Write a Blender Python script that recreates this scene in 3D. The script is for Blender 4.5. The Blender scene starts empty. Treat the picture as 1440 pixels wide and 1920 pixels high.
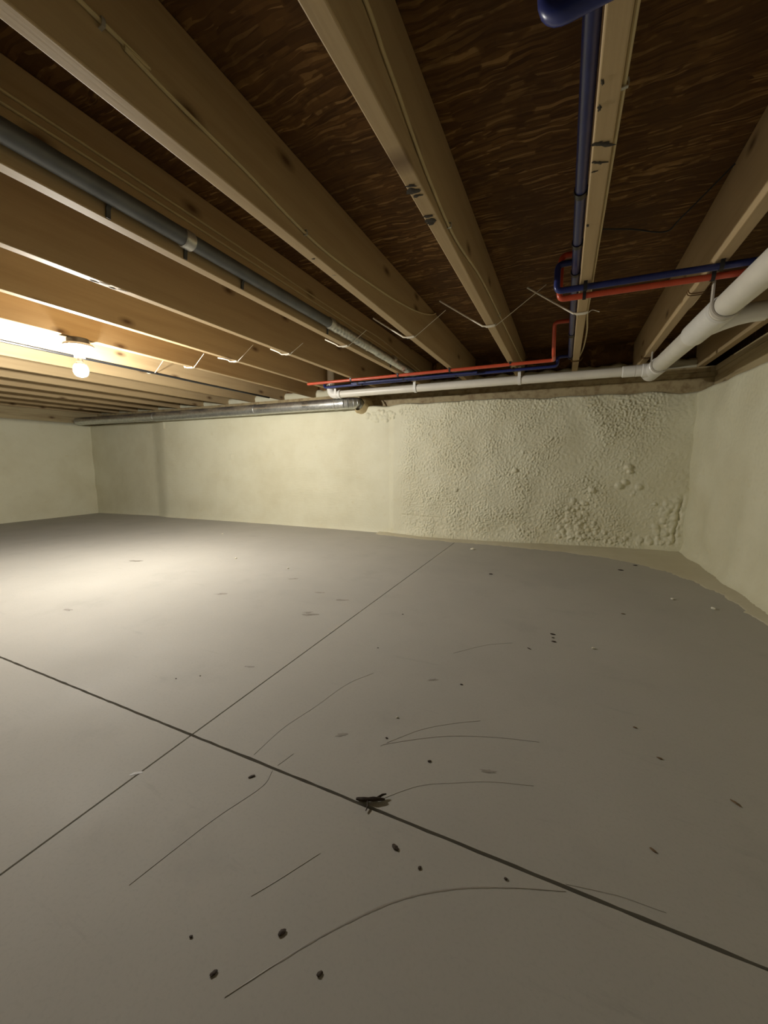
import bpy, bmesh, math, random
import numpy as np
from mathutils import Vector, Matrix, noise
random.seed(7); rng = np.random.default_rng(11)
sc = bpy.context.scene
col = sc.collection
G = 0.663                      # camera height above the slab; heights below are given from the camera and lifted by G

# ------------------------------------------------------------------ camera, world, exposure
cam_d = bpy.data.cameras.new('camera'); cam = bpy.data.objects.new('camera', cam_d); col.objects.link(cam)
cam_d.sensor_fit = 'HORIZONTAL'; cam_d.sensor_width = 36.0; cam_d.lens = 738.95 / 1440 * 36.0
cam_d.clip_start = 0.02
yaw, pit = math.radians(24.65), math.radians(7.394)
fw = Vector((-math.sin(yaw) * math.cos(pit), math.cos(yaw) * math.cos(pit), -math.sin(pit)))
rt = Vector((math.cos(yaw), math.sin(yaw), 0)); up = rt.cross(fw)
M = Matrix((rt, up, -fw)).transposed().to_4x4(); M.translation = Vector((0, 0, G))
cam.matrix_world = M
sc.camera = cam
w = bpy.data.worlds.new('world'); sc.world = w; w.use_nodes = True
w.node_tree.nodes['Background'].inputs[0].default_value = (0.9, 0.85, 0.7, 1)
w.node_tree.nodes['Background'].inputs[1].default_value = 0.0
sc.view_settings.view_transform = 'Standard'; sc.view_settings.look = 'None'
sc.view_settings.gamma = 1; sc.view_settings.use_curve_mapping = False
sc.view_settings.exposure = 0.22
BULB = 2000.0                  # radiance of the bulb glass
BULB_COL = (1.0, 0.965, 0.89)

# ------------------------------------------------------------------ materials
def nt(name, rough=.6, base=(.5, .5, .5), metal=0, spec=.5):
    m = bpy.data.materials.new(name); m.use_nodes = True
    t = m.node_tree; b = t.nodes['Principled BSDF']
    b.inputs['Base Color'].default_value = (*base, 1); b.inputs['Roughness'].default_value = rough
    b.inputs['Metallic'].default_value = metal; b.inputs['Specular IOR Level'].default_value = spec
    return m, t, b
def node(t, kind, ins=None, **kw):
    n = t.nodes.new(kind)
    for k, v in kw.items(): setattr(n, k, v)
    for k, v in (ins or {}).items():
        if hasattr(v, 'is_linked') or hasattr(v, 'links'): t.links.new(v, n.inputs[k])
        else: n.inputs[k].default_value = v
    return n
def ramp(t, fac, stops, interp='LINEAR'):
    r = t.nodes.new('ShaderNodeValToRGB'); r.color_ramp.interpolation = interp
    e = r.color_ramp.elements
    while len(e) < len(stops): e.new(.5)
    for el, (p, c) in zip(e, stops):
        el.position = p; el.color = (*c, 1) if len(c) == 3 else c
    t.links.new(fac, r.inputs[0]); return r.outputs[0]
def mapped(t, scale, rot=(0, 0, 0), rand=0):
    c = node(t, 'ShaderNodeTexCoord').outputs['Object']
    if rand:
        oi = node(t, 'ShaderNodeObjectInfo').outputs['Random']
        mm = node(t, 'ShaderNodeMath', {0: oi, 1: rand}, operation='MULTIPLY').outputs[0]
        cb = node(t, 'ShaderNodeCombineXYZ', {0: mm, 1: mm, 2: mm}).outputs[0]
        c = node(t, 'ShaderNodeVectorMath', {0: c, 1: cb}, operation='ADD').outputs[0]
    return node(t, 'ShaderNodeMapping', {'Vector': c, 'Scale': scale, 'Rotation': rot}).outputs[0]
def noi(t, vec, scale, detail=4, rough=.55):
    return node(t, 'ShaderNodeTexNoise', {'Vector': vec, 'Scale': scale, 'Detail': detail, 'Roughness': rough}).outputs[0]
def mixc(t, fac, a, b, mode='MIX'):
    n = t.nodes.new('ShaderNodeMix'); n.data_type = 'RGBA'; n.blend_type = mode
    for k, v in ((0, fac), (6, a), (7, b)):
        if hasattr(v, 'links'): t.links.new(v, n.inputs[k])
        elif k == 0: n.inputs[0].default_value = v
        else: n.inputs[k].default_value = (*v, 1)
    return n.outputs[2]
def bump(t, b, h, strength=.3, dist=.005):
    n = node(t, 'ShaderNodeBump', {'Height': h, 'Strength': strength, 'Distance': dist})
    t.links.new(n.outputs[0], b.inputs['Normal'])

def mat_wood(name, light, dark, knot):
    m, t, b = nt(name, .62, spec=.3)
    v = mapped(t, (9, .55, 9), rand=37)
    g = noi(t, v, 2.2, 5, .6)
    c = ramp(t, g, [(.30, dark), (.52, light), (.75, tuple(min(1, x * 1.08) for x in light))])
    v2 = mapped(t, (60, 1.6, 60), rand=37)
    c = mixc(t, .07, c, ramp(t, noi(t, v2, 3, 3), [(.35, tuple(x * .6 for x in dark)), (.6, light)]), 'MIX')
    vk = node(t, 'ShaderNodeSeparateXYZ', {0: mapped(t, (1, 3.0, 6.5), rand=91)}).outputs
    vk = node(t, 'ShaderNodeCombineXYZ', {0: vk[1], 1: vk[2]}).outputs[0]
    vo = node(t, 'ShaderNodeTexVoronoi', {'Vector': vk, 'Scale': 1.0, 'Randomness': 1.0}, voronoi_dimensions='2D')
    kf = ramp(t, vo.outputs['Distance'], [(.03, (.9, .9, .9)), (.075, (.5, .5, .5)), (.15, (0, 0, 0))])
    ksel = node(t, 'ShaderNodeSeparateColor', {0: vo.outputs['Color']}).outputs[0]
    ks = node(t, 'ShaderNodeMath', {0: ksel, 1: .55}, operation='GREATER_THAN').outputs[0]
    kk = node(t, 'ShaderNodeMath', {0: kf, 1: ks}, operation='MULTIPLY').outputs[0]
    c = mixc(t, kk, c, knot)
    t.links.new(c, b.inputs['Base Color'])
    bump(t, b, noi(t, v2, 3, 3), .12, .002)
    return m
JOIST = mat_wood('pine_lumber', (.47, .345, .188), (.41, .29, .15), (.11, .055, .022))
SILL = mat_wood('aged_plate_lumber', (.46, .37, .21), (.27, .19, .095), (.10, .05, .02))

def mat_osb():
    m, t, b = nt('oriented_strand_board', .75, spec=.25)
    v = mapped(t, (1, 1, 1))
    wv = noi(t, v, 3.0, 2)
    vv = node(t, 'ShaderNodeVectorMath', {0: v, 1: node(t, 'ShaderNodeVectorMath', {0: node(t, 'ShaderNodeTexNoise', {'Vector': v, 'Scale': 6.5, 'Detail': 2}).outputs['Color'], 'Scale': .06}, operation='SCALE').outputs[0]}, operation='ADD').outputs[0]
    s1 = node(t, 'ShaderNodeMapping', {'Vector': vv, 'Scale': (5.5, 110, 9), 'Rotation': (0, 0, .22)}).outputs[0]
    s2 = node(t, 'ShaderNodeMapping', {'Vector': vv, 'Scale': (8, 140, 9), 'Rotation': (0, 0, -.12)}).outputs[0]
    a = node(t, 'ShaderNodeTexVoronoi', {'Vector': s1, 'Scale': 1.0})
    c2 = node(t, 'ShaderNodeTexVoronoi', {'Vector': s2, 'Scale': 1.0})
    sel = ramp(t, noi(t, v, 14, 2), [(.45, (0, 0, 0)), (.52, (1, 1, 1))])
    h = node(t, 'ShaderNodeMix', {0: sel, 2: node(t, 'ShaderNodeSeparateColor', {0: a.outputs['Color']}).outputs[0], 3: node(t, 'ShaderNodeSeparateColor', {0: c2.outputs['Color']}).outputs[1]}).outputs[0]
    c = ramp(t, h, [(.0, (.080, .036, .009)), (.45, (.135, .064, .017)), (.8, (.19, .096, .027)), (1, (.36, .21, .075))])
    c = mixc(t, ramp(t, noi(t, v, 5.5, 4, .65), [(.42, (0, 0, 0)), (.62, (.75, .75, .75))]), c, (.085, .040, .012))
    t.links.new(c, b.inputs['Base Color'])
    bump(t, b, h, .45, .004)
    return m
OSB = mat_osb()

def mat_foam(name, base=(.76, .735, .555)):
    m, t, b = nt(name, .55, spec=.35)
    v = mapped(t, (1, 1, 1))
    c = ramp(t, noi(t, v, 2.6, 5, .6), [(.3, tuple(x * y for x, y in zip(base, (.90, .88, .84)))), (.6, base)])
    c = mixc(t, ramp(t, noi(t, v, 17, 4), [(.62, (0, 0, 0)), (.75, (.35, .35, .35))]), c, tuple(x * y for x, y in zip(base, (.86, .80, .66))))
    t.links.new(c, b.inputs['Base Color'])
    h = node(t, 'ShaderNodeMath', {0: noi(t, v, 70, 3), 1: noi(t, v, 9, 3)}, operation='ADD').outputs[0]
    bump(t, b, h, .22, .004)
    return m
FOAM = mat_foam('cream_spray_foam')

def mat_concrete(name, base):
    m, t, b = nt(name, .75, spec=.18)
    v = mapped(t, (1, 1, 1))
    c = ramp(t, noi(t, v, .9, 6, .6), [(.28, tuple(x * .86 for x in base)), (.62, base)])
    c = mixc(t, ramp(t, noi(t, v, 4.2, 6, .65), [(.56, (0, 0, 0)), (.78, (.42, .42, .42))]), c, tuple(x * .70 for x in base))
    vs = mapped(t, (1.6, 9, 1), (0, 0, .5))
    c = mixc(t, ramp(t, noi(t, vs, 2.2, 5, .7), [(.62, (0, 0, 0)), (.74, (.3, .3, .3))]), c, tuple(x * .62 for x in base))
    c = mixc(t, ramp(t, noi(t, v, 160, 2), [(.3, (.12, .12, .12)), (.5, (0, 0, 0))]), c, tuple(x * .6 for x in base))
    t.links.new(c, b.inputs['Base Color'])
    t.links.new(ramp(t, noi(t, v, 3, 4), [(.3, (.62,) * 3), (.7, (.78,) * 3)]), b.inputs['Roughness'])
    bump(t, b, noi(t, v, 45, 5, .7), .08, .002)
    return m
CONC = mat_concrete('trowelled_concrete', (.45, .43, .385))
JOINT = mat_concrete('dirty_joint', (.035, .03, .022))
SCUFF, _t, _b = nt('scuffed_concrete', .5, (.30, .275, .235))
def plain(name, base, rough=.45, metal=0, var=.12, scale=25, bmp=0):
    m, t, b = nt(name, rough, base, metal)
    v = mapped(t, (1, 1, 1), rand=5)
    n = noi(t, v, scale, 4)
    t.links.new(ramp(t, n, [(.3, tuple(x * (1 - var) for x in base)), (.65, base)]), b.inputs['Base Color'])
    if bmp: bump(t, b, n, bmp, .002)
    return m
PVC = plain('white_pvc', (.80, .76, .66), .35, var=.10, scale=9)
PVCF = plain('white_pvc_fitting', (.84, .82, .76), .3, var=.05)
STRAP = plain('grey_plastic_strap', (.55, .51, .44), .4)
BLUE = plain('blue_pex', (.022, .032, .15), .32, var=.2)
RED = plain('red_pex', (.58, .085, .035), .32, var=.2)
BLACK = plain('black_plastic', (.015, .013, .013), .4)
BRASS = plain('dark_brass', (.16, .09, .04), .35, .8)
def mat_galv():
    m, t, b = nt('galvanised_steel', .34, (.55, .56, .55), .92)
    v = mapped(t, (1, 1, 1))
    vo = node(t, 'ShaderNodeTexVoronoi', {'Vector': v, 'Scale': 55})
    g = node(t, 'ShaderNodeSeparateColor', {0: vo.outputs['Color']}).outputs[0]
    t.links.new(ramp(t, g, [(0, (.50, .52, .51)), (1, (.66, .67, .65))]), b.inputs['Base Color'])
    t.links.new(ramp(t, noi(t, v, 6, 4), [(.3, (.26,) * 3), (.7, (.48,) * 3)]), b.inputs['Roughness'])
    return m
GALV = mat_galv()
DULL = plain('weathered_galvanised_steel', (.17, .18, .185), .5, .55, .25, 12, .1)
BRIGHT = plain('bright_steel', (.66, .66, .62), .35, .7)
CABLE = plain('cream_cable_jacket', (.62, .50, .27), .45)
CABLEB = plain('black_cable_jacket', (.02, .02, .02), .45)
CORD = plain('white_wire', (.82, .76, .62), .5)
PORC = plain('white_porcelain', (.82, .80, .74), .22, var=.03)
STEELBOX = plain('dark_steel_box', (.08, .075, .07), .5, .6)
CHIP = plain('dark_wood_bark', (.055, .035, .02), .8, var=.5, scale=120)
CHIPL = plain('brown_wood_splinter', (.20, .13, .07), .8, var=.4, scale=120)
CRUMB = plain('pale_foam_crumb', (.80, .76, .62), .7, var=.1, scale=120)
MUD = plain('dried_mud', (.045, .035, .022), .85, var=.5, scale=200)
MUDL = plain('pale_plaster_smear', (.50, .42, .32), .85, var=.5, scale=150)
GLASS = bpy.data.materials.new('lit_bulb_glass'); GLASS.use_nodes = True
_t = GLASS.node_tree; _t.nodes.remove(_t.nodes['Principled BSDF'])
_e = node(_t, 'ShaderNodeEmission', {'Color': (*BULB_COL, 1), 'Strength': BULB})
_t.links.new(_e.outputs[0], _t.nodes['Material Output'].inputs[0])

# ------------------------------------------------------------------ helpers
def P(x, y, z): return Vector((x, y, z + G))
def tag(o, label=None, cat=None, group=None, kind=None):
    if label: o['label'] = label
    if cat: o['category'] = cat
    if group: o['group'] = group
    if kind: o['kind'] = kind
    return o
def empty(name, loc, **kw):
    o = bpy.data.objects.new(name, None); o.location = loc; o.empty_display_size = .05
    col.objects.link(o); return tag(o, **kw)
def link(name, me, mat, parent=None, smooth=True, loc=None):
    o = bpy.data.objects.new(name, me); col.objects.link(o)
    if mat is not None and not me.materials: me.materials.append(mat)
    if smooth and len(me.polygons): me.polygons.foreach_set('use_smooth', np.ones(len(me.polygons), bool))
    if loc is not None: o.location = loc
    if parent is not None:
        o.parent = parent; o.location = -Vector(parent.location) if loc is None else Vector(loc) - Vector(parent.location)
    return o
class MB:
    def __init__(s): s.v = []; s.f = []
    def add(s, vs, fs):
        n = len(s.v); s.v += [tuple(v) for v in vs]; s.f += [tuple(i + n for i in f) for f in fs]; return s
    def box(s, a, b, bev=0):
        (x0, y0, z0), (x1, y1, z1) = a, b
        if not bev:
            return s.add([(x, y, z) for z in (z0, z1) for y in (y0, y1) for x in (x0, x1)],
                         [(0, 2, 3, 1), (4, 5, 7, 6), (0, 1, 5, 4), (2, 6, 7, 3), (0, 4, 6, 2), (1, 3, 7, 5)])
        bm = bmesh.new(); bmesh.ops.create_cube(bm, size=1)
        for v in bm.verts: v.co = Vector(((x0 + x1) / 2 + v.co.x * (x1 - x0), (y0 + y1) / 2 + v.co.y * (y1 - y0), (z0 + z1) / 2 + v.co.z * (z1 - z0)))
        bmesh.ops.bevel(bm, geom=bm.edges[:], offset=bev, segments=2, affect='EDGES', profile=.5)
        bm.verts.index_update()
        s.add([v.co for v in bm.verts], [[v.index for v in f.verts] for f in bm.faces]); bm.free(); return s
    def tube(s, pts, r, n=12, cap=True):
        pts = [Vector(p) for p in pts]; rs = r if isinstance(r, (list, tuple)) else [r] * len(pts)
        t = [(pts[min(i + 1, len(pts) - 1)] - pts[max(i - 1, 0)]).normalized() for i in range(len(pts))]
        a = Vector((0, 0, 1)) if abs(t[0].z) < .9 else Vector((1, 0, 0))
        u = (a - t[0] * a.dot(t[0])).normalized(); vs = []; fs = []
        for i, p in enumerate(pts):
            u = (u - t[i] * u.dot(t[i])).normalized(); w_ = t[i].cross(u)
            for k in range(n):
                an = 2 * math.pi * k / n; vs.append(p + (u * math.cos(an) + w_ * math.sin(an)) * rs[i])
        for i in range(len(pts) - 1):
            for k in range(n): fs.append((i * n + k, i * n + (k + 1) % n, (i + 1) * n + (k + 1) % n, (i + 1) * n + k))
        if cap: fs.append(tuple(range(n))[::-1]); fs.append(tuple(range((len(pts) - 1) * n, len(pts) * n)))
        return s.add(vs, fs)
    def strip(s, pts, side, wd, th):
        """flat band of width wd (along side) and thickness th following pts"""
        pts = [Vector(p) for p in pts]; side = Vector(side).normalized(); vs = []; fs = []
        for i, p in enumerate(pts):
            t = (pts[min(i + 1, len(pts) - 1)] - pts[max(i - 1, 0)]).normalized(); nn = t.cross(side).normalized()
            for a, b in ((-1, -1), (1, -1), (1, 1), (-1, 1)): vs.append(p + side * wd / 2 * a + nn * th / 2 * b)
        for i in range(len(pts) - 1):
            for k in range(4): fs.append((i * 4 + k, i * 4 + (k + 1) % 4, i * 4 + 4 + (k + 1) % 4, i * 4 + 4 + k))
        L = (len(pts) - 1) * 4; fs += [(3, 2, 1, 0), (L, L + 1, L + 2, L + 3)]
        return s.add(vs, fs)
    def lathe(s, prof, c, n=28):
        c = Vector(c); vs = []; fs = []
        for r, z in prof:
            for k in range(n):
                a = 2 * math.pi * k / n; vs.append(c + Vector((r * math.cos(a), r * math.sin(a), z)))
        for i in range(len(prof) - 1):
            for k in range(n): fs.append((i * n + k, i * n + (k + 1) % n, (i + 1) * n + (k + 1) % n, (i + 1) * n + k))
        fs.append(tuple(range(n))[::-1]); fs.append(tuple(range((len(prof) - 1) * n, len(prof) * n)))
        return s.add(vs, fs)
    def build(s, name, mat, parent=None, smooth=True, angle=.6, **kw):
        me = bpy.data.meshes.new(name); me.from_pydata(s.v, [], s.f)
        bm = bmesh.new(); bm.from_mesh(me); bmesh.ops.recalc_face_normals(bm, faces=bm.faces[:]); bm.to_mesh(me); bm.free()
        o = link(name, me, mat, parent, smooth)
        if smooth: me.set_sharp_from_angle(angle=angle)
        return tag(o, **kw)
def curve(pts, k=8):
    """Catmull-Rom through pts"""
    pts = [Vector(p) for p in pts]; q = [pts[0] * 2 - pts[1]] + pts + [pts[-1] * 2 - pts[-2]]; out = []
    for i in range(1, len(q) - 2):
        for j in range(k):
            t = j / k; a, b, c, d = q[i - 1:i + 3]
            out.append(.5 * ((2 * b) + (c - a) * t + (2 * a - 5 * b + 4 * c - d) * t * t + (3 * b - a - 3 * c + d) * t ** 3))
    return out + [pts[-1]]
def rounded(pts, r=.03, k=6):
    """polyline with rounded corners"""
    pts = [Vector(p) for p in pts]; out = [pts[0]]
    for i in range(1, len(pts) - 1):
        a = (pts[i - 1] - pts[i]); b = (pts[i + 1] - pts[i]); ra = min(r, a.length * .49); rb = min(r, b.length * .49)
        p0 = pts[i] + a.normalized() * ra; p1 = pts[i] + b.normalized() * rb
        for j in range(k + 1):
            t = j / k; out.append(p0 * (1 - t) ** 2 + pts[i] * 2 * t * (1 - t) + p1 * t * t)
    return out + [pts[-1]]
def grid_mesh(name, XYZ, mat, parent=None, flip=False, **kw):
    """XYZ: array (nu, nv, 3)"""
    nu, nv = XYZ.shape[:2]; me = bpy.data.meshes.new(name)
    idx = np.arange(nu * nv).reshape(nu, nv)
    q = np.stack([idx[:-1, :-1], idx[1:, :-1], idx[1:, 1:], idx[:-1, 1:]], -1).reshape(-1, 4)
    if flip: q = q[:, ::-1]
    me.vertices.add(nu * nv); me.vertices.foreach_set('co', np.ascontiguousarray(XYZ, dtype=np.float32).ravel())
    me.loops.add(q.size); me.loops.foreach_set('vertex_index', np.ascontiguousarray(q, dtype=np.int32).ravel())
    me.polygons.add(len(q)); me.polygons.foreach_set('loop_start', np.arange(0, q.size, 4, dtype=np.int32))
    me.update(calc_edges=True); me.validate()
    return tag(link(name, me, mat, parent), **kw)
def band_noise(nu, nv, wl_u, wl_v, seed, broad=.5):
    """band-passed random field, wavelengths in samples"""
    r = np.random.default_rng(seed).standard_normal((nu, nv))
    fu = np.fft.fftfreq(nu)[:, None] * wl_u; fv = np.fft.fftfreq(nv)[None, :] * wl_v
    k = np.sqrt(fu * fu + fv * fv)
    g = np.real(np.fft.ifft2(np.fft.fft2(r) * np.exp(-((k - 1) / broad) ** 2)))
    return g / g.std()
def sm(x, a, b):
    t = np.clip((x - a) / (b - a), 0, 1); return t * t * (3 - 2 * t)

# ------------------------------------------------------------------ floor: base with four slabs between saw-cut joints
XL, XR, YB, YF = -6.25, 1.1, -2.6, 3.7
JA, JB = -.795, .607
def floor_z(x): return -.0034 * np.maximum(0, -x - 1.5) ** 2       # the slab falls away gently to the far left
def axis(a, b, step): return np.linspace(a, b, max(2, int(abs(b - a) / step) + 1))
def slab_surface(xs, ys, dz, jag=None):
    X, Y = np.meshgrid(xs, ys, indexing='ij'); Z = floor_z(X) + dz
    return np.stack([X, Y, Z], -1)
S = slab_surface(axis(XL, XR, .25), axis(YB, YF, .5), -.014)
floor = grid_mesh('floor', S, JOINT, kind='structure', label='smooth grey concrete slab crossed by two saw-cut joints')
def slab(x0, x1, y0, y1, jx, jy):
    def ax(a, b):
        L = axis(a, b, .12); return L
    xs, ys = ax(x0, x1), ax(y0, y1)
    # fine samples where an edge borders the rough joint
    xs = axis(x0, x1, .03) if x1 - x0 < 2.5 else np.concatenate([axis(x0, x1 - 2.2, .15), axis(x1 - 2.2, x1, .02)[1:]]) if jx == 1 else axis(x0, x1, .05)
    A = slab_surface(xs, ys, 0)
    for i, x in enumerate(xs):                                        # edges along joint B are chipped
        e = (noise.noise(Vector((x * 40, jy * 7, 0))) * .0016 + noise.noise(Vector((x * 130, jy * 3, 2))) * .0012)
        if jy > 0: A[i, -1, 1] += e - .001
        else: A[i, 0, 1] += e + .001
    # rolled lip and side wall going down
    def lip(row, dz): r = row.copy(); r[..., 2] += dz; return r
    A = np.concatenate([lip(A[:, :1], -.016), A, lip(A[:, -1:], -.016)], 1)
    A = np.concatenate([lip(A[:1], -.016), A, lip(A[-1:], -.016)], 0)
    o = grid_mesh('slab', A, CONC, floor)
    o.data.set_sharp_from_angle(angle=.7)
gA, gB = .0022, .0023
slab(XL, JA - gA, YB, JB - gB, 1, 1); slab(JA + gA, XR, YB, JB - gB, -1, 1)
slab(XL, JA - gA, JB + gB, YF, 1, -1); slab(JA + gA, XR, JB + gB, YF, -1, -1)

def ribbon(pts, w0, seed, parent=floor, name='scuff_mark', mat=SCUFF):
    c = curve([Vector((x, y, 0)) for x, y in pts], 14); vs = []; fs = []
    rr = random.Random(seed); n = len(c)
    for i, p in enumerate(c):
        t = (c[min(i + 1, n - 1)] - c[max(i - 1, 0)]).normalized(); s = Vector((-t.y, t.x, 0))
        wd = w0 * (.25 + .75 * math.sin(math.pi * min(1, max(0, i / (n - 1)))) ** .6) * rr.uniform(.6, 1.15)
        z = float(floor_z(p.x))
        for a, h in ((-1, .0002), (0, .0006), (1, .0002)): vs.append((p.x + s.x * wd / 2 * a, p.y + s.y * wd / 2 * a, z + h))
    for i in range(n - 1):
        for k in (0, 1): fs.append((i * 3 + k, i * 3 + k + 1, i * 3 + 4 + k, i * 3 + 3 + k))
    return MB().add(vs, fs).build(name, mat, parent)
FAINT, _t, _b = nt('faint_scuffed_concrete', .5, (.36, .34, .30))
ribbon([(-.36, .765), (-.349, .778), (-.281, .829), (-.213, .87), (-.118, .908), (-.023, .934)], .0032, 1)
ribbon([(-.351, .781), (-.291, .86), (-.225, .915), (-.165, .954)], .0022, 2, mat=FAINT)
ribbon([(-.314, .612), (-.244, .691), (-.177, .732), (-.107, .767), (-.025, .793)], .0030, 3, mat=FAINT)
ribbon([(-.351, .289), (-.313, .344), (-.268, .404), (-.2, .477), (-.124, .531), (-.041, .571), (.035, .6)], .0038, 4)
ribbon([(.035, .612), (.08, .622), (.115, .628), (.17, .630)], .003, 5, mat=FAINT)
ribbon([(-.53, .66), (-.54, .617)], .0022, 6)
ribbon([(-.54, .60), (-.532, .558), (-.56, .468), (-.576, .396), (-.59, .323)], .0022, 7)
ribbon([(-.61, .620), (-.608, .72), (-.585, .826), (-.561, .956), (-.516, 1.046)], .0028, 8, mat=FAINT)
ribbon([(-.321, 1.278), (-.231, 1.385), (-.145, 1.444)], .003, 9, mat=FAINT)
ribbon([(-.345, .492), (-.382, .427), (-.404, .391)], .002, 10, mat=FAINT)
def blot(x, y, r, mat, name, parent, z=None, el=1.8, ang=0., h=.0008, seed=0, down=False):
    rr = random.Random(seed); n = 14; vs = [(x, y, 0)]; fs = []
    for k in range(n):
        a = 2 * math.pi * k / n; d = r * rr.uniform(.45, 1.1)
        u, v = d * math.cos(a) * el, d * math.sin(a) / el ** .5
        vs.append((x + u * math.cos(ang) - v * math.sin(ang), y + u * math.sin(ang) + v * math.cos(ang), 0))
    z0 = (float(floor_z(x)) if z is None else z)
    vs = [(a, b, z0 + (-h if down else h) * (1 if i == 0 else .35)) for i, (a, b, _) in enumerate(vs)]
    for k in range(n): fs.append((0, 1 + k, 1 + (k + 1) % n))
    return MB().add(vs, fs).build(name, mat, parent)
STAIN = plain('dusty_floor_stain', (.30, .275, .235), .55, var=.3, scale=60)
for i, (x, y, r) in enumerate([(-.98, 1.358, .022), (-1.00, 1.375, .014), (-.946, 1.571, .018), (-1.541, 1.397, .022), (-.895, .914, .011),
                               (-.462, .76, .009), (-2.593, 1.654, .03), (-.336, 1.085, .012), (-.117, .793, .010), (-1.371, 1.755, .02),
                               (-2.0, .952, .017), (-.80, .473, .008), (-1.10, 1.62, .016)]):
    blot(x, y, r, STAIN, 'floor_stain', floor, el=2.0, ang=.45 + .2 * math.sin(i * 3), seed=i)

# ------------------------------------------------------------------ walls of sprayed foam
def wall_y(X):
    return 3.28 + .21 * sm(X, -1.05, .85) + .07 * (1 - sm(X, -4.75, -4.40)) - .012 * sm(X, -1.46, -1.40) + .0 * X
xs = np.concatenate([np.arange(-6.2, -1.7, .02), np.arange(-1.7, .93, .005)])
zs = np.arange(-.76, .53, .005)
X, Z = np.meshgrid(xs, zs, indexing='ij'); nu, nv = X.shape
fine = band_noise(nu, nv, 4.8, 4.8, 1, .75)
mid = band_noise(nu, nv, 9, 9, 2, .5)
big = band_noise(nu, nv, 60, 60, 3, .6)
amp = .0003 + .0026 * sm(X, -1.42, -1.2) * (1 - .75 * sm(X, .45, .75))
amp *= 1 - .7 * np.exp(-((X - .03) / .09) ** 2) * sm(Z, -.35, 0)                               # smooth upright band
amp += .0024 * np.exp(-((X - .36) / .17) ** 2 - ((Z - .33) / .14) ** 2)                       # coarsest peel, upper right
amp *= 1 - .75 * np.exp(-((X - .5) / .2) ** 2 - ((Z + .22) / .22) ** 2)
amp *= .75 + .35 * np.clip(big, -1.5, 1.5) * .6
relief = amp * 1.5 * np.maximum(0, fine + .35) ** .8 + .0007 * mid * sm(X, -1.42, -1.1)
relief += .0022 * big
def bumps(lst):
    global relief
    top = np.zeros_like(X)
    for bx, bz, br, bh in lst:
        i0, i1 = np.searchsorted(xs, (bx - br, bx + br)); j0, j1 = np.searchsorted(zs, (bz - br, bz + br))
        sl = (slice(i0, i1), slice(j0, j1))
        d2 = ((X[sl] - bx) ** 2 + (Z[sl] - bz) ** 2) / (br * br)
        top[sl] = np.maximum(top[sl], bh * np.sqrt(np.clip(1 - d2, 0, 1)))
    relief = relief + top
bumps([(.423, -.045, .024, .022), (.434, -.080, .019, .019), (.371, -.186, .028, .023), (.407, -.160, .023, .020), (.5, -.194, .025, .014),
       (.464, -.254, .014, .007), (.475, -.235, .011, .006), (.19, -.224, .025, .018), (.222, -.165, .014, .006), (-.369, -.076, .020, .016), (-.833, -.243, .019, .014),
       (-.84, -.19, .014, .006), (-.318, .07, .015, .008), (.48, .303, .018, .009), (.25, .33, .012, .006), (-.2, -.10, .012, .006)])
rb = random.Random(5)
bumps([(rb.gauss(.10, .055), -.60 + abs(rb.gauss(0, .12)), rb.uniform(.011, .024), rb.uniform(.008, .016)) for _ in range(110)])
bumps([(rb.uniform(.05, .72), rb.gauss(-.588, .012), rb.uniform(.012, .022), rb.uniform(.008, .015)) for _ in range(60)])
bumps([(rb.gauss(.70, .045), rb.uniform(-.60, -.28), rb.uniform(.012, .028), rb.uniform(.006, .014)) for _ in range(50)])
bumps([(rb.uniform(-1.3, .0), rb.gauss(-.56, .03), rb.uniform(.010, .018), rb.uniform(.002, .006)) for _ in range(60)])
bumps([(rb.gauss(-1.52, .09), .44 - abs(rb.gauss(0, .05)), rb.uniform(.010, .022), rb.uniform(.004, .011)) for _ in range(60)])
bumps([(-4.42, .40 + .02 * k, .02, .012) for k in range(5)] + [(-3.35, .02 + .015 * k, .016, .006) for k in range(4)])
# dark crease low in the right-hand corner and a scratch near the base
relief -= .018 * np.exp(-((X - (.745 + .10 * (Z + .59) + .006 * np.sin(Z * 40))) / .009) ** 2) * (1 - sm(Z, -.36, -.2)) * sm(Z, -.62, -.58)
relief -= .006 * np.exp(-((Z + .485 + .03 * (X + 1.2)) / .006) ** 2) * sm(X, -1.34, -1.28) * (1 - sm(X, -1.02, -.9))
Y = wall_y(X) - relief
base_z = floor_z(X) - G
Y -= (.015 + .055 * sm(X, -1.5, -1.0)) * np.exp(-np.clip(Z - base_z, 0, 2) / .035)            # foot of the foam flares over the slab
topz = .505 + .005 * np.interp(xs, xs, band_noise(nu, 8, 60, 4, 9)[:, 0])[:, None]
rol = sm(Z, topz - .035, topz + .02); Y += rol ** 2 * .30                                      # rolled top edge
Zw = np.minimum(Z, topz + .012)
wall_far = grid_mesh('wall_far', np.stack([X, Y, Zw + G], -1), FOAM, kind='structure', label='far wall of cream sprayed foam')

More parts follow.
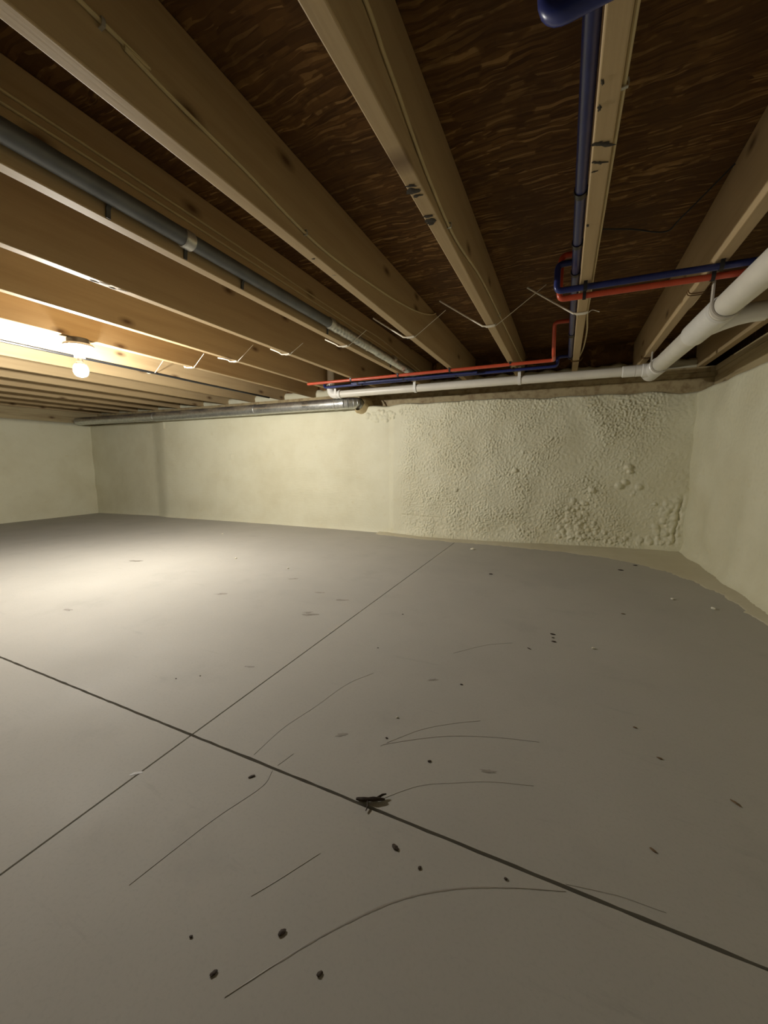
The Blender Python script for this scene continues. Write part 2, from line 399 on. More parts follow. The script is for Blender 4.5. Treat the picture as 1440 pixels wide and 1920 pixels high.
def side_wall(name, xfun, ys, z0, z1, step, flip, seed, amp_, lab):
    zz = np.arange(z0, z1, step); Yg, Zg = np.meshgrid(ys, zz, indexing='ij')
    r = amp_ * band_noise(*Yg.shape, 4, 4, seed) + .006 * band_noise(*Yg.shape, 50, 50, seed + 1)
    Xg = xfun(Yg, Zg) + r
    return grid_mesh(name, np.stack([Xg, Yg, Zg + G], -1), FOAM, flip=flip, kind='structure', label=lab)
def xr(y, z): 
    base = .86 - .055 * sm(y, 2.3, 3.5) - .05 * np.exp(-np.clip(z + .663, 0, 2) / .03)
    return base + .30 * sm(z, .455, .53) ** 2
side_wall('wall_right', xr, np.concatenate([np.arange(YB, 1.2, .05), np.arange(1.2, 3.62, .008)]), -.70, .525, .008, False, 21, .0009, 'right wall of cream sprayed foam beside the big white drain pipe')
def xl(y, z): return -6.0 + .02 * np.exp(-np.clip(z + .73, 0, 2) / .05) - .3 * sm(z, .47, .55) ** 2
side_wall('wall_left', xl, np.arange(YB, 3.5, .03), -.78, .535, .03, True, 31, .0006, 'dim left wall of cream sprayed foam')
# foam overspray lying on the slab in front of the wall
edge = [(-1.55, 3.19), (-1.3, 3.15), (-1.0, 3.13), (-.76, 3.13), (-.45, 3.14), (-.2, 3.12), (.05, 3.10), (.3, 3.03), (.48, 2.90), (.60, 2.76), (.68, 2.60), (.735, 2.4), (.77, 2.1), (.79, 1.7), (.80, 1.2)]
back = [(-1.55, 3.30), (-1.3, 3.30), (-1.0, 3.30), (-.76, 3.30), (-.45, 3.34), (-.2, 3.37), (.05, 3.41), (.3, 3.45), (.9, 3.55), (.9, 3.2), (.9, 2.9), (.9, 2.5), (.9, 2.1), (.9, 1.7), (.9, 1.2)]
E1, B1 = curve([(a, b, 0) for a, b in edge], 22), curve([(a, b, 0) for a, b in back], 22)
ov = np.zeros((len(E1), 12, 3))
for i, (e, b) in enumerate(zip(E1, B1)):
    e = e + (e - b).normalized() * (.03 * noise.noise(Vector((i * .09, 0, 3))) + .02 * noise.noise(Vector((i * .4, 1, 3))))
    for j in range(12):
        t = (j / 11) ** 1.5; p = e.lerp(b, t)
        ov[i, j] = (p.x, p.y, .0002 + .014 * t ** .7 + (.0015 * noise.noise(Vector((p.x * 60, p.y * 60, 1))) if j else 0))
ov[:, 0, 2] = -.002
grid_mesh('foam_overspray', ov, mat_foam('dusty_spray_foam', (.60, .555, .42)), wall_far)

# ------------------------------------------------------------------ deck, plates and rim
MB().box((XL - .1, YB - .1, .885 + G), (XR + .1, 3.72, .905 + G)).build('ceiling', OSB, smooth=False, kind='structure', label='dark strand board deck on top of the joists')
t1 = empty('trim_1', (-2.6, 3.55, .5 + G), kind='structure', label='stacked wooden sill plates on top of the far wall')
for z0, z1, dy in ((.462, .574, .0), (.575, .612, .006), (.613, .649, 0)):
    MB().box((XL, 3.50 + dy, z0 + G), (XR, 3.64, z1 + G), .002).build('plank', SILL, t1, smooth=False)
MB().box((XL, 3.60, .652 + G), (XR, 3.64, .884 + G)).build('trim_2', OSB, smooth=False, kind='structure', label='rim board closing the joist bays above the far wall')
t3 = empty('trim_3', (.97, 1, .5 + G), kind='structure', label='stacked wooden sill plates on top of the right wall')
for z0, z1, dx in ((.45, .574, 0), (.575, .612, .006), (.613, .649, 0)):
    MB().box((.895 + dx, YB, z0 + G), (1.05, 3.49, z1 + G), .002).build('plank', SILL, t3, smooth=False)
MB().box((.99, YB, .652 + G), (1.03, 3.59, .884 + G)).build('trim_4', OSB, smooth=False, kind='structure', label='rim board above the right wall')
t5 = empty('trim_5', (-6.1, 1, .5 + G), kind='structure', label='wooden sill plates on top of the left wall')
for z0, z1 in ((.50, .574), (.575, .649)):
    MB().box((-6.25, YB, z0 + G), (-6.06, 3.49, z1 + G)).build('plank', SILL, t5, smooth=False)

# ------------------------------------------------------------------ joists
JX = {3: (.800, 0), 2: (.4065, .002), 1: (.0205, -.006), 0: (-.383, -.0031), -1: (-.800, -.0015), -2: (-1.2065, .0018), -3: (-1.622, .006), -4: (-2.035, .0), -5: (-2.442, .0)}
for k in range(-6, -15, -1): JX[k] = (-2.442 + .4064 * (k + 5), 0)
LJ = {3: 'joist half hidden above the right wall, right of the big white drain pipe',
      2: 'joist that carries the hangers of the big white drain pipe',
      1: 'narrow-looking joist with the thick blue pipe along its side and mud smears below',
      0: 'first joist left of the thick blue pipe, two dark mud smears on its underside',
      -1: 'joist with a cream cable running along its wide lit side, left of the muddy joist',
      -2: 'joist with the grey metal vent pipe strapped along its side',
      -3: 'joist next left of the metal vent pipe, pale plaster smear on its edge',
      -4: 'joist at which the red pipe run ends, next right of the lamp joist',
      -5: 'joist with the lit bulb fixture mounted under it',
      -6: 'brightly lit joist just behind the bulb, dark cable along its lower edge'}
word = ['first', 'second', 'third', 'fourth', 'fifth', 'sixth', 'seventh', 'eighth']
for k in range(-7, -15, -1): LJ[k] = word[-7 - k] + ' joist to the left beyond the brightly lit joist with the dark cable'
joist_me = None
for k in sorted(JX, reverse=True):
    a, s = JX[k]
    if joist_me is None:
        b = MB().box((0, -2.55, 0), (.038, 3.595, .232), .003)
        o = b.build('floor_joist', JOIST, smooth=False); joist_me = o.data
    else:
        o = bpy.data.objects.new('floor_joist', joist_me); col.objects.link(o)
    o.location = (a, 0, .651 + G); o.rotation_euler = (0, 0, -s)
    tag(o, LJ[k], 'joist', 'floor joists under the deck')
    JX[k] = (a, s, o)
def jx(k, y): return JX[k][0] + JX[k][1] * y           # x of the left lower edge
def smear(k, y, r, mat=MUD, dx=.019, el=1.2, ang=0, seed=0):
    r *= 1.45 if k in (0, 1) else 1.1
    o = JX[k][2]; b = blot(jx(k, y) + dx, y, r, mat, 'mud_smear', None, z=.651 + G, el=el, ang=ang, h=.002, seed=seed, down=True)
    b.parent = o; b.matrix_parent_inverse = (Matrix.Translation(o.location) @ o.rotation_euler.to_matrix().to_4x4()).inverted()
for i, (y, r, dx, el, an) in enumerate([(.985, .011, .010, 1.3, .2), (.965, .006, .014, 2, .3), (1.005, .006, .016, 1.6, .1), (1.095, .007, .012, 2.2, .2), (1.118, .012, .018, 1.2, .4), (1.128, .007, .010, 1.2, 0)]):
    smear(0, y, r, dx=dx, el=el, ang=an, seed=i)
for i, (y, r, dx, el, an) in enumerate([(1.015, .008, .022, 2.2, .45), (1.008, .007, .010, 1.5, .3), (1.07, .0055, .018, 2.2, .35), (1.062, .004, .006, 1.4, .3), (1.095, .003, .008, 2, 0), (.915, .004, .006, 1.6, 1.5), (.86, .003, .006, 2.0, 1.5), (1.32, .004, .006, 1.6, 1.4)]):
    smear(1, y, r, dx=dx, el=el, ang=an, seed=20 + i)
for i, (y, r, dx) in enumerate([(.955, .010, .012), (.985, .012, .024), (1.02, .009, .014), (1.05, .012, .026)]):
    smear(-3, y, r, MUDL if i % 2 else MUD, dx, 1.9, 1.5, 40 + i)
smear(-4, 1.06, .008, MUDL, .012, 2.5, 1.5, 50)
smear(-1, 1.155, .004, MUD, .02, 1.8, .3, 51); smear(-1, 1.28, .005, MUDL, .02, 1.6, .3, 52)

# cream foam filling the foot of the joist bays along the rim
rbf = random.Random(8)
ks = sorted(JX)
for i in range(len(ks) - 1):
    x0, x1 = jx(ks[i], 3.55) + .039, jx(ks[i + 1], 3.55) - .001
    n = 14; g = np.zeros((n, 6, 3))
    for a in range(n):
        x = x0 + (x1 - x0) * a / (n - 1); h = .070 + .02 * noise.noise(Vector((x * 14, 0, 5))); d = .055 + .02 * noise.noise(Vector((x * 11, 4, 5)))
        for j, (dy, dz) in enumerate(((d, -.001), (d + .006, h * .5), (d - .004, h * .85), (d * .6, h * 1.05), (.012, h * 1.1), (0, h * 1.15))):
            g[a, j] = (x, 3.60 - dy, .652 + G + dz)
    grid_mesh('foam_fillet', g, FOAM, wall_far)

# ------------------------------------------------------------------ lamp
lf = empty('light_fixture', P(-2.417, 1.33, .65), label='bare lit bulb in a white porcelain lampholder under a joist', cat='lamp')
c0 = P(-2.417, 1.33, 0)
MB().lathe([(.048, .649), (.052, .646), (.052, .622), (.050, .620)], c0, 32).build('junction_box', STEELBOX, lf)
MB().lathe([(.045, .6195), (.068, .6195), (.070, .615), (.068, .608), (.056, .602), (.040, .592), (.030, .578), (.026, .565), (.0235, .552), (.021, .552)], c0, 36).build('lampholder', PORC, lf)
MB().box(P(-2.405, 1.262, .606), P(-2.385, 1.268, .616), .002).build('label_plate', STRAP, lf)
MB().lathe([(.0135, .556), (.0135, .535), (.0145, .533)], c0, 24).build('bulb_base', BRIGHT, lf)
MB().lathe([(.0145, .533), (.017, .530), (.0215, .523), (.0260, .5145), (.0255, .5140)], c0, 28).build('bulb_collar', PORC, lf)
prof = [(.0262, .5140), (.0310, .504), (.0342, .494), (.0345, .484), (.0325, .472), (.0275, .462), (.020, .4555), (.011, .452), (.004, .451)]
MB().lathe(prof, c0, 28).build('bulb', GLASS, lf, label='glowing white glass bulb')

# ------------------------------------------------------------------ white drain and waste pipes
mx = lambda y: .479 + (3.1 - y) * .0275           # main drain leans slightly
MZ = .572
dp = empty('drain_pipe', P(mx(1.6), 1.6, MZ), label='big white plastic drain pipe slung below the joists at right', cat='pipe')
def main(y): return P(mx(y), y, MZ + .004 * (y - 1.6))
MB().tube([main(y) for y in (-1.2, 2.03)], .0445, 32).build('pipe_run', PVC, dp)
MB().tube([main(y) for y in (2.27, 3.02)], .0445, 32).build('pipe_run', PVC, dp)
wy = MB()
wy.tube([main(y) for y in (1.98, 1.985, 2.315, 2.32)], [.0445, .0515, .0515, .0445], 32)
br = lambda t: P(.52, 2.20, MZ + .002) .lerp(P(.60, 2.06, MZ - .002), t)
wy.tube([P(.505, 2.24, MZ), P(.55, 2.14, MZ), P(.585, 2.085, MZ), P(.62, 2.065, MZ), P(.665, 2.06, MZ)], [.040, .038, .037, .036, .036], 24)
wy.build('wye_fitting', PVCF, dp)
MB().tube([P(.655, 2.06, MZ), P(.80, 2.065, MZ + .002), P(1.04, 2.07, MZ + .004)], .0302, 24).build('branch_pipe', PVC, dp)
te = MB().tube([main(y) for y in (2.97, 2.975, 3.215, 3.22)], [.0445, .051, .051, .0445], 32)
te.tube([P(.47, 3.10, MZ + .006), P(.415, 3.10, MZ + .008), P(.41, 3.10, MZ + .008), P(.375, 3.10, MZ + .008)], [.042, .042, .037, .037], 24)
te.build('tee_fitting', PVCF, dp)
MB().tube([main(3.20), main(3.235), main(3.24)], [.047, .047, .043], 28).build('end_cap', PVCF, dp)
for y0 in (1.975, 2.325, 2.965): MB().tube([main(y0 - .0015), main(y0 + .0015)], .0452, 32).build('joint_line', STRAP, dp)

wp = empty('waste_pipe', P(-.8, 3.10, .587), label='thin white plastic pipe running along the far wall into the drain', cat='pipe')
MB().tube([P(-1.905, 3.10, .584), P(-.8, 3.10, .583), P(.374, 3.10, .580)], .0302, 24).build('pipe_run', PVC, wp)
MB().tube([P(.30, 3.10, .580), P(.305, 3.10, .580), P(.372, 3.10, .580), P(.376, 3.10, .580)], [.030, .036, .036, .031], 24).build('coupling', PVCF, wp)
el = rounded([P(-1.845, 3.10, .584), P(-1.945, 3.10, .584), P(-1.945, 3.10, .70)], .062, 10)
MB().tube(el, .0345, 24).build('elbow', PVCF, wp)
MB().tube([P(-1.852, 3.10, .584), P(-1.84, 3.10, .584)], .0375, 24).build('coupling', PVCF, wp)
MB().tube([P(-1.945, 3.10, .69), P(-1.945, 3.10, .884)], .0302, 24).build('riser', PVC, wp)

def hanger(name, cx, y, cz, r, xtop, ztop, left, label, wd=.018):
    """J-shaped strap: straight leg up to the joist, hook under the pipe"""
    s = -1 if left else 1; pts = [P(xtop, y, ztop)]
    R = r + .0045
    if abs(xtop - (cx + s * R)) > .004: pts.append(P(cx + s * R, y, cz + .02 + r * .3))
    for i in range(0, 15):
        a = math.pi + i / 14 * math.pi * 1.12
        pts.append(P(cx - s * math.cos(a) * R * -1 * -1 if False else cx + (s * -1) * math.cos(a) * R, y, cz + math.sin(a) * R))
    return MB().strip(pts, (0, 1, 0), wd, .0055).build(name, STRAP, label=label, cat='pipe hanger', group='pipe hangers')
hanger('pipe_hanger', mx(1.93), 1.93, MZ + .001, .0445, mx(1.93) - .048, .70, True, 'large grey hook strap holding the big drain pipe nearest the camera', .024)
hanger('pipe_hanger', mx(2.93), 2.93, MZ + .005, .0445, mx(2.93) - .047, .70, True, 'grey hook strap holding the big drain pipe near the far wall', .022)
for x, zt, lab in ((-1.880, .628, 'small white strap around the thin white pipe beside its elbow'), (-1.140, .668, 'small white hook under the thin white pipe below the vent pipe joist'), (-.340, .668, 'small white hook under the thin white pipe below the first muddy joist')):
    R_ = .0302 + .0035
    pts = [P(x, 3.10 - R_, zt)] + [P(x, 3.10 - math.cos(a) * R_, .584 - math.sin(a) * R_) for a in [i / 14 * math.pi for i in range(15)]] + [P(x, 3.10 + R_, .60)]
    MB().strip(pts, (1, 0, 0), .020, .005).build('pipe_hanger', PVCF, label=lab, cat='pipe hanger', group='pipe hangers')

# ------------------------------------------------------------------ coloured water pipes
R1, R2 = .0111, .0143
def clip(parent, x, y, z, r, mat=BLACK):
    b = MB(); b.strip([P(x, y - r - .010, z + r + .003), P(x, y - r - .003, z + r + .002), P(x, y - r - .002, z), P(x, y - r * .7, z - r * .85), P(x, y, z - r - .002), P(x, y + r * .7, z - r * .85), P(x, y + r + .002, z), P(x, y + r + .003, z + r + .002), P(x, y + r + .010, z + r + .003)], (1, 0, 0), .012, .003)
    return b.build('clip', mat, parent)
bx = lambda y: jx(1, y) - R2 - .002
def run(name, lab, pts, mat, r=R1, clips=(), rings=(), rc=.02, cat='pipe', group='water pipes'):
    pp = rounded([P(*p) for p in pts], rc, 6)
    o = empty(name, pp[len(pp) // 2].copy(), label=lab, cat=cat, group=group)
    MB().tube(pp, r, 16).build('pipe_run', mat, o)
    for c in clips: clip(o, *c, r)
    for a, b in rings: MB().tube([P(*a), P(*b)], r + .0028, 16).build('crimp_ring', BLACK, o)
    return o
bm_ = run('blue_water_pipe', 'thick blue pipe running along the left side of the narrow joist', [(bx(.70), .70, .695), (bx(2.0), 2.0, .695), (bx(3.06), 3.06, .695)], BLUE, R2, rings=[((bx(y), y - .010, .695), (bx(y), y + .010, .695)) for y in (1.235, 1.505, 1.72, 2.50, 2.53, 3.02)])
rm = run('red_water_pipe', 'red pipe hidden above the thick blue pipe', [(bx(.5), .5, .795), (bx(2), 2, .795), (bx(2.95), 2.95, .795)], RED, R2)
# far pair, below the joists
zc = .636
run('red_water_pipe', 'bright red pipe running along the far wall under five joists', [(-2.00, 2.83, zc), (-1.2, 2.832, zc), (-.105, 2.825, zc), (-.105, 2.70, zc + .002), (-.105, 2.60, .795), (bx(2.6) - .012, 2.60, .795)], RED,
    clips=[(jx(k, 2.83) + .019, 2.83, zc) for k in (0, -1, -2, -3)], rings=[((-.113, 2.825, zc), (-.135, 2.825, zc))] if False else (), rc=.022)
run('blue_water_pipe', 'blue pipe beside the bright red one along the far wall', [(-1.965, 3.03, .66), (-1.955, 3.02, zc), (-1.2, 3.012, zc), (-.09, 3.005, zc), (-.09, 3.005, .695), (bx(3.0), 3.005, .695)], BLUE,
    clips=[(jx(k, 3.01) + .019, 3.01, zc) for k in (0, -1, -2, -3)], rc=.022)
run('blue_water_pipe', 'second strand of blue pipe from the vent bay below the far joists', [(-1.65, 2.955, zc), (-1.2, 2.955, zc), (-.80, 2.958, zc), (-.62, 2.96, zc)], BLUE, clips=[(jx(k, 2.97) + .012, 2.956, zc) for k in (-2, -3)])
# near pair, crossing under the right-hand joists to the big drain pipe
run('blue_water_pipe', 'blue pipe crossing under two joists towards the big white drain pipe', [(bx(1.72), 1.715, .730), (-.068, 1.715, .730), (-.068, 1.715, zc), (.2, 1.722, zc), (.90, 1.738, zc)], BLUE,
    clips=[(jx(1, 1.72) + .019, 1.717, zc), (jx(2, 1.72) + .019, 1.728, zc)])
run('red_water_pipe', 'red pipe crossing under two joists towards the big white drain pipe', [(bx(1.80), 1.80, .795), (-.060, 1.80, .795), (-.060, 1.80, zc), (.2, 1.806, zc), (.90, 1.822, zc)], RED,
    clips=[(jx(1, 1.8) + .019, 1.803, zc), (jx(2, 1.8) + .019, 1.812, zc)])
o = run('blue_water_pipe', 'blue pipe crossing under the narrow joist right above the camera', [(-.062, .700, .80), (-.060, .700, zc), (.02, .690, zc), (.25, .678, zc), (.9, .66, zc)], BLUE, R2, clips=[(jx(1, .7) + .026, .690, zc)], rc=.03)
# ------------------------------------------------------------------ sheet-metal duct along the far wall
dz, dy, dr = .508, 3.175, .050
du = empty('air_duct', P(-3.5, dy, dz), label='round galvanised duct along the top of the far wall', cat='duct')
for x0, x1 in ((-5.95, -4.4), (-4.42, -2.88), (-2.90, -1.93)):
    MB().tube([P(x0, dy, dz + (.012 if x0 < -4.5 else .004)), P(x1, dy, dz + .004)], dr + (.0012 if x0 == -4.42 else 0), 32).build('duct_section', GALV, du)
for x in (-4.41, -2.89, -1.94):
    MB().tube([P(x - .012, dy, dz + .004), P(x - .008, dy, dz + .004), P(x + .008, dy, dz + .004), P(x + .012, dy, dz + .004)], [dr + .001, dr + .004, dr + .004, dr + .001], 32).build('seam_collar', GALV, du)
ebp = rounded([P(-1.94, dy, dz + .004), P(-1.83, dy, dz + .006), P(-1.76, dy + .07, dz + .012), P(-1.76, dy + .115, dz + .012)], .06, 3)
elb = MB()
for i in range(len(ebp) - 1):
    a, b = ebp[i], ebp[i + 1]; d = (b - a).normalized()
    if (b - a).length < .004: continue
    elb.tube([a - d * .004, a - d * .002, b + d * .002, b + d * .004], [dr - .001, dr + .0015, dr + .0015, dr - .001], 28)
elb.build('elbow', GALV, du)
# lumpy foam collar where the elbow enters the wall
cp = [P(-1.735, 3.235, .512), P(-1.735, 3.26, .508), P(-1.735, 3.30, .50), P(-1.735, 3.34, .49)]
cm = MB().tube(cp, [.053, .066, .080, .10], 40, cap=False)
cm.v = [tuple(Vector(v) + Vector((noise.noise(Vector(v) * 30), noise.noise(Vector(v) * 30 + Vector((5, 0, 0))), noise.noise(Vector(v) * 30 + Vector((0, 5, 0))))) * .012) for v in cm.v]
cm.build('foam_collar', mat_foam('brown_dusted_foam', (.50, .40, .22)), wall_far)
# ------------------------------------------------------------------ vent pipe in the joist bay
vx = lambda y: jx(-2, y) + .038 + .030
vp = empty('vent_pipe', P(vx(1.2), 1.2, .71), label='grey metal vent pipe strapped high along the side of a joist', cat='pipe')
vz = .700
MB().tube([P(vx(-1), -1.2, vz + .01), P(vx(.97), .965, vz)], .025, 28).build('pipe_section', DULL, vp)
MB().tube([P(vx(.97), .965, vz), P(vx(1.82), 1.80, vz - .004)], .0235, 28).build('pipe_section', DULL, vp)
cr = []; rad = []
for i in range(150):
    y = 1.80 + i * (1.32 / 149); cr.append(P(vx(y) + .004 * noise.noise(Vector((y * 5, 0, 0))), y, vz - .006 - .012 * max(0, (y - 2)) + .003 * noise.noise(Vector((y * 9, 3, 0)))))
    rad.append(.0245 + .0028 * math.sin(i * 1.7) + .003 * noise.noise(Vector((y * 40, 1, 1))))
MB().tube(cr, rad, 20).build('flexible_section', GALV, vp, label='crinkled shiny metal hose end', angle=1.2)
for y, m_ in ((.972, BRIGHT), (1.815, BRIGHT), (2.62, BRIGHT)):
    MB().tube([P(vx(y), y - .018, vz - .002), P(vx(y), y - .014, vz - .002), P(vx(y), y + .014, vz - .002), P(vx(y), y + .018, vz - .002)], [.025, .0280, .0280, .025], 28).build('clamp_band', m_, vp)
for y in (.745, .985, 1.235, 1.83, 2.64):
    xx = jx(-2, y) + .040
    MB().strip([P(xx, y, .652), P(xx + .003, y, .675), P(xx + .012, y, .690)], (0, 1, 0), .012, .003).build('bracket', STEELBOX, vp)

# ------------------------------------------------------------------ cables
def cable(lab, pts, r=.0042, mat=CABLE, staples=(), k=10):
    pp = curve([P(*p) for p in pts], k); o = empty('electrical_cable', pp[len(pp) // 2].copy(), label=lab, cat='cable', group='cables along the joists')
    MB().tube(pp, r, 8).build('sheath', mat, o)
    for (x, y, z, sx) in staples:
        MB().strip([P(x - sx * .005, y, z + r + .003), P(x + sx * (r + .002), y, z + r + .002), P(x + sx * (r + .003), y, z), P(x + sx * (r + .002), y, z - r - .002), P(x - sx * .005, y, z - r - .003)], (0, 1, 0), .006, .002).build('staple', BRIGHT, o)
    return o
xf = lambda k, y, d=.0045: jx(k, y) + .038 + d
cable('cream cable along the wide side of the joist left of the muddy one', [(xf(-1, -.8), -.8, .765), (xf(-1, .47), .473, .741), (xf(-1, .52), .54, .733), (xf(-1, .63), .64, .722), (xf(-1, .84), .836, .710), (xf(-1, 1), .988, .694), (xf(-1, 1.13), 1.133, .685), (xf(-1, 1.3), 1.295, .690), (xf(-1, 1.55), 1.548, .713), (xf(-1, 1.78), 1.784, .738), (xf(-1, 2.1), 2.08, .785), (xf(-1, 2.3), 2.3, .84), (xf(-1, 2.4), 2.4, .878)],
      staples=[(xf(-1, 1.08), 1.08, .688, 1), (xf(-1, .5), .5, .737, 1)])
cable('cream cable along the right side of the first muddy joist', [(xf(0, -.8), -.8, .77), (xf(0, .5), .5, .763), (xf(0, .76), .76, .734), (xf(0, .88), .884, .708), (xf(0, 1.01), 1.03, .684), (xf(0, 1.27), 1.27, .672), (xf(0, 1.67), 1.669, .715), (xf(0, 2.14), 2.141, .729), (xf(0, 2.97), 2.97, .748), (xf(0, 3.3), 3.5, .763)], r=.0040,
      staples=[(xf(0, 1.2), 1.2, .674, 1), (xf(0, 2.14), 2.141, .729, 1)])
cable('yellowish cable along the right side of the narrow joist with the blue pipe', [(xf(1, -.5), -.5, .668), (xf(1, .5), .5, .664), (xf(1, .9), .9, .666), (xf(1, 1.3), 1.3, .668), (xf(1, 1.9), 1.9, .666), (xf(1, 2.1), 2.1, .662), (xf(1, 2.4) + .012, 2.4, .672), (xf(1, 2.75) + .010, 2.75, .676), (xf(1, 3.0), 3.0, .69), (xf(1, 3.2), 3.3, .75)],
      staples=[(xf(1, .9), .9, .666, 1), (xf(1, 1.9), 1.9, .666, 1)])
cable('upper thin cable above the metal vent pipe', [(xf(-2, -.8), -.8, .80), (xf(-2, .5), .5, .802), (xf(-2, 1.2), 1.2, .798), (xf(-2, 2), 2.0, .79), (xf(-2, 2.4), 2.4, .80), (xf(-2, 2.7), 2.7, .785), (xf(-2, 3.3), 3.4, .74)], r=.0038)
cable('lower thin cable close above the metal vent pipe', [(xf(-2, -.8), -.8, .775), (xf(-2, .5), .5, .776), (xf(-2, 1.2), 1.2, .772), (xf(-2, 2), 2.0, .764), (xf(-2, 2.5), 2.5, .758), (xf(-2, 3.3), 3.4, .72)], r=.0038)
cable('dark cable along the lower edge of the brightly lit joist behind the bulb', [(jx(-6, 0) + .036, -.9, .645), (jx(-6, 0) + .036, .5, .645), (jx(-6, 0) + .036, 1.4, .644), (jx(-6, 0) + .036, 2.05, .646), (jx(-6, 0) + .034, 2.5, .644), (jx(-6, 0) + .034, 3.3, .645)], r=.0085, mat=CABLEB,
      staples=[])
cable('thin dark wire sagging across the bay right of the narrow joist', [(jx(1, 1.7) + .040, 1.66, .80), (.16, 1.69, .79), (.26, 1.70, .765), (.30, 1.68, .79), (jx(2, 1.6) - .004, 1.60, .87)], r=.0024, mat=CABLEB)
cable('cream cable dropping beside the big white drain pipe from the deck', [(jx(2, 1.9) + .045, 1.55, .87), (.455, 1.8, .70), (.450, 2.06, .655), (.455, 2.3, .68), (.47, 2.6, .80), (.475, 2.7, .875)], r=.0034)

# ------------------------------------------------------------------ tie wires looped under the joists
def tie(k, lt, rt_, lab, r=.0038, y=2.03, thin=.0019):
    x0, x1 = jx(k, y), jx(k, y) + .038; b = MB()
    L = [P(x0 + lt[0], y + .004, lt[1]), P(x0 - .035, y, .662), P(x0 - .012, y, .648), P(x0 + .02, y + .002, .6455), P(x1 + .004, y + .004, .647)]
    b.tube(curve(L, 8), r, 8)
    if rt_: b.tube(curve([P(x0 - .004, y + .012, .6475), P(x0 + .02, y + .012, .6460), P(x1 + .006, y + .012, .648), P(x1 + .022, y + .012, .656), P(x1 + rt_[0], y + .014, rt_[1])], 8), thin, 6)
    b.tube(curve([P(x0 - .003, y + .022, .655), P(x0 - .001, y + .022, .6475), P(x1 + .002, y + .022, .6475), P(x1 + .003, y + .022, .66)], 6), thin, 6)
    b.build('tie_wire', CORD, label=lab, cat='wire', group='tie wires looped under the joists')
tie(1, (-.215, .792), (.05, .645), 'stiff white wire looped under the narrow joist, free end up to the left')
tie(0, (-.235, .800), (.225, .795), 'stiff white wire looped under the first joist left of the blue pipe')
tie(-1, (-.195, .770), (.17, .755), 'white wire looped under the joist with the cream cable on its side')
tie(-2, (-.105, .697), (.12, .718), 'white wire looped under the joist that holds the metal vent pipe')
tie(-3, (-.10, .690), (.10, .70), 'white wire looped under the joist next left of the vent pipe')
tie(-4, (-.12, .683), (.14, .735), 'white wire looped under the joist at which the red pipe ends')
tie(-5, (-.03, .648), (.11, .728), 'white wire looped under the lamp joist, right of the bulb')
tie(-6, (-.08, .70), (.13, .745), 'white wire looped under the bright joist behind the bulb')
for k, y, lab in ((2, 1.985, 'dark wire staple under the drain hanger joist, nearer the camera'), (2, 3.05, 'dark wire staple under the drain hanger joist at its far end'), (1, 2.95, 'dark wire staple under the far end of the narrow joist')):
    b = MB()
    for d in (0, .022):
        b.tube(curve([P(jx(k, y) - .014, y + d, .662), P(jx(k, y) - .004, y + d, .6478), P(jx(k, y) + .042, y + d, .6478), P(jx(k, y) + .056, y + d, .664)], 6), .002, 6)
    b.build('wire_staple', BRASS, label=lab, cat='wire', group='dark wire staples')

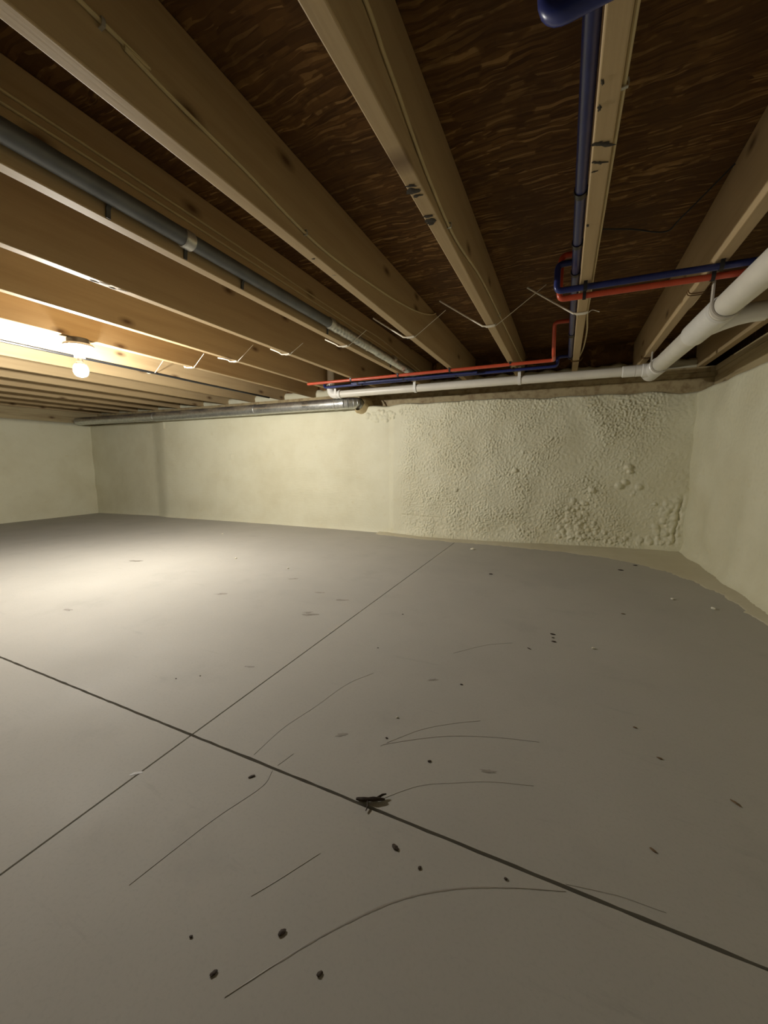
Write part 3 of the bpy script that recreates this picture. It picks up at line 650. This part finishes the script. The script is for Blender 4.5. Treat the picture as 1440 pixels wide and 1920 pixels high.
# ------------------------------------------------------------------ litter on the slab
def chip(x, y, L, wd, h, ang, mat, name, lab, group, seed, cat='debris'):
    rr = random.Random(seed); bm = bmesh.new(); bmesh.ops.create_icosphere(bm, subdivisions=2, radius=1)
    for v in bm.verts:
        n = 1 + .35 * noise.noise(v.co * 1.7 + Vector((seed, 0, 0))); v.co *= n
        v.co = Vector((v.co.x * L / 2, v.co.y * wd / 2, max(0, (v.co.z + .7)) * h / 1.7))
    me = bpy.data.meshes.new(name); bm.to_mesh(me); bm.free()
    o = link(name, me, mat, smooth=False, loc=(x, y, float(floor_z(x)) + .0004)); o.rotation_euler = (0, 0, ang)
    return tag(o, lab, cat, group)
GD = 'dark wood chips scattered on the slab'; GW = 'pale foam crumbs scattered on the slab'
dark = [(-.569, .570, .016, .006, .9, 'dark splinter just below the crossing joint, left of the twig'),
        (-.233, .554, .015, .008, -.3, 'dark bark chip just in front of the twig'),
        (-.183, .539, .007, .005, 1.3, 'tiny dark chip right of and below the bark chip by the twig'),
        (-.241, .767, .010, .006, .8, 'small black chip above the twig, below the curved scuff'),
        (-.358, .795, .006, .005, 0, 'tiny dark chip at the left end of the curved scuff'),
        (-.249, 1.097, .008, .006, .2, 'tiny dark speck on the slab, well behind the curved scuff'),
        (-.369, 2.314, .024, .014, .2, 'dark chip right of the long joint, near the far wall'),
        (.338, 2.731, .028, .016, .1, 'dark chip at the edge of the foam overspray, left of a second one'),
        (.436, 2.898, .026, .014, .1, 'dark chip on the foam overspray under the foam bumps'),
        (-.012, 1.584, .020, .010, -.1, 'upper chip of the close row of three on the right'),
        (-.010, 1.552, .010, .008, .3, 'smallest, middle chip of the close row of three on the right'),
        (-.007, 1.518, .016, .010, -.1, 'lowest chip of the close row of three on the right'),
        (-.084, 1.422, .018, .006, -.7, 'thin slanting splinter left of and below the row of three chips'),
        (.261, 1.933, .016, .010, .1, 'faint dark chip right of the row of three, nearer the right wall'),
        (.192, 1.089, .009, .006, .0, 'faint chip on the dim right side, upper of two'),
        (.226, .991, .012, .006, -.3, 'faint chip on the dim right side, lower of two'),
        (.336, .913, .018, .006, -.8, 'faint slanting splinter farthest right on the dim slab'),
        (.171, .734, .012, .005, -.6, 'faint splinter behind the crossing joint on the dim right side'),
        (-.052, .580, .006, .005, 0, 'tiny speck just in front of the crossing joint right of the twig'),
        (-.330, .373, .012, .008, 1.0, 'notched dark chip left of the large curved scuff in the foreground'),
        (-.382, .300, .010, .006, 1.1, 'dark oval chip lowest in the left foreground'),
        (-.256, .357, .009, .006, 1.1, 'dark oval chip inside the large curved scuff in the foreground'),
        (-.443, .316, .005, .004, .4, 'tiny speck left of the foreground chips'),
        (-.998, .806, .005, .004, 0, 'tiny brown speck left of the long joint, right one of a pair'),
        (-1.053, .764, .005, .004, 0, 'tiny brown speck left of the long joint, left one of a pair'),
        (-.612, 1.529, .008, .006, .3, 'tiny dark speck right beside the long joint, farther of two'),
        (-.576, 1.203, .006, .005, .3, 'tiny dark speck right beside the long joint, nearer of two')]
for i, (x, y, L, wd, a, lab) in enumerate(dark):
    chip(x, y, L, wd, wd * .28, a, CHIPL if 13 <= i <= 17 else CHIP, 'wood_chip', lab, GD, i)
pale = [(-.605, 2.916, .035, 'pale crumb beside the far end of the long joint'), (.123, 1.517, .014, 'pale crumb right of the row of three dark chips'),
        (-.364, .876, .007, 'tiny pale crumb behind the left end of the curved scuff'), (-2.839, 2.624, .018, 'white crumb in the dim strip before the far wall, farthest left'),
        (-2.019, 1.97, .018, 'white crumb in the bright floor patch, left of another'), (-1.533, 1.914, .014, 'white crumb in the bright floor patch, right of another'),
        (.499, 2.241, .020, 'pale crumb near the overspray by the right wall, left of another'), (.637, 2.169, .022, 'pale crumb near the overspray closest to the right wall')]
for i, (x, y, L, lab) in enumerate(pale):
    chip(x, y, L, L * .6, L * .4, .3 * i, CRUMB, 'foam_crumb', lab, GW, 50 + i)
tw = empty('twig', (-.314, .616, 0), label='forked dark twig lying on the crossing joint', cat='twig')
MB().tube(curve([Vector((-.340, .610, .004)), Vector((-.325, .614, .005)), Vector((-.305, .624, .005)), Vector((-.288, .632, .004))], 5), [.0022, .003, .0034, .0036, .004, .0042, .004, .0036, .004, .0044, .004, .0034, .0035, .003, .0025, .0016], 7).build('stem', CHIP, tw)
MB().tube([Vector((-.318, .616, .005)), Vector((-.312, .604, .004)), Vector((-.311, .595, .003))], [.002, .0016, .001], 6).build('side_shoot', CHIP, tw)
MB().tube([Vector((-.305, .624, .005)), Vector((-.296, .638, .006)), Vector((-.290, .643, .006))], [.0024, .0022, .0012], 6).build('side_shoot', CHIP, tw)
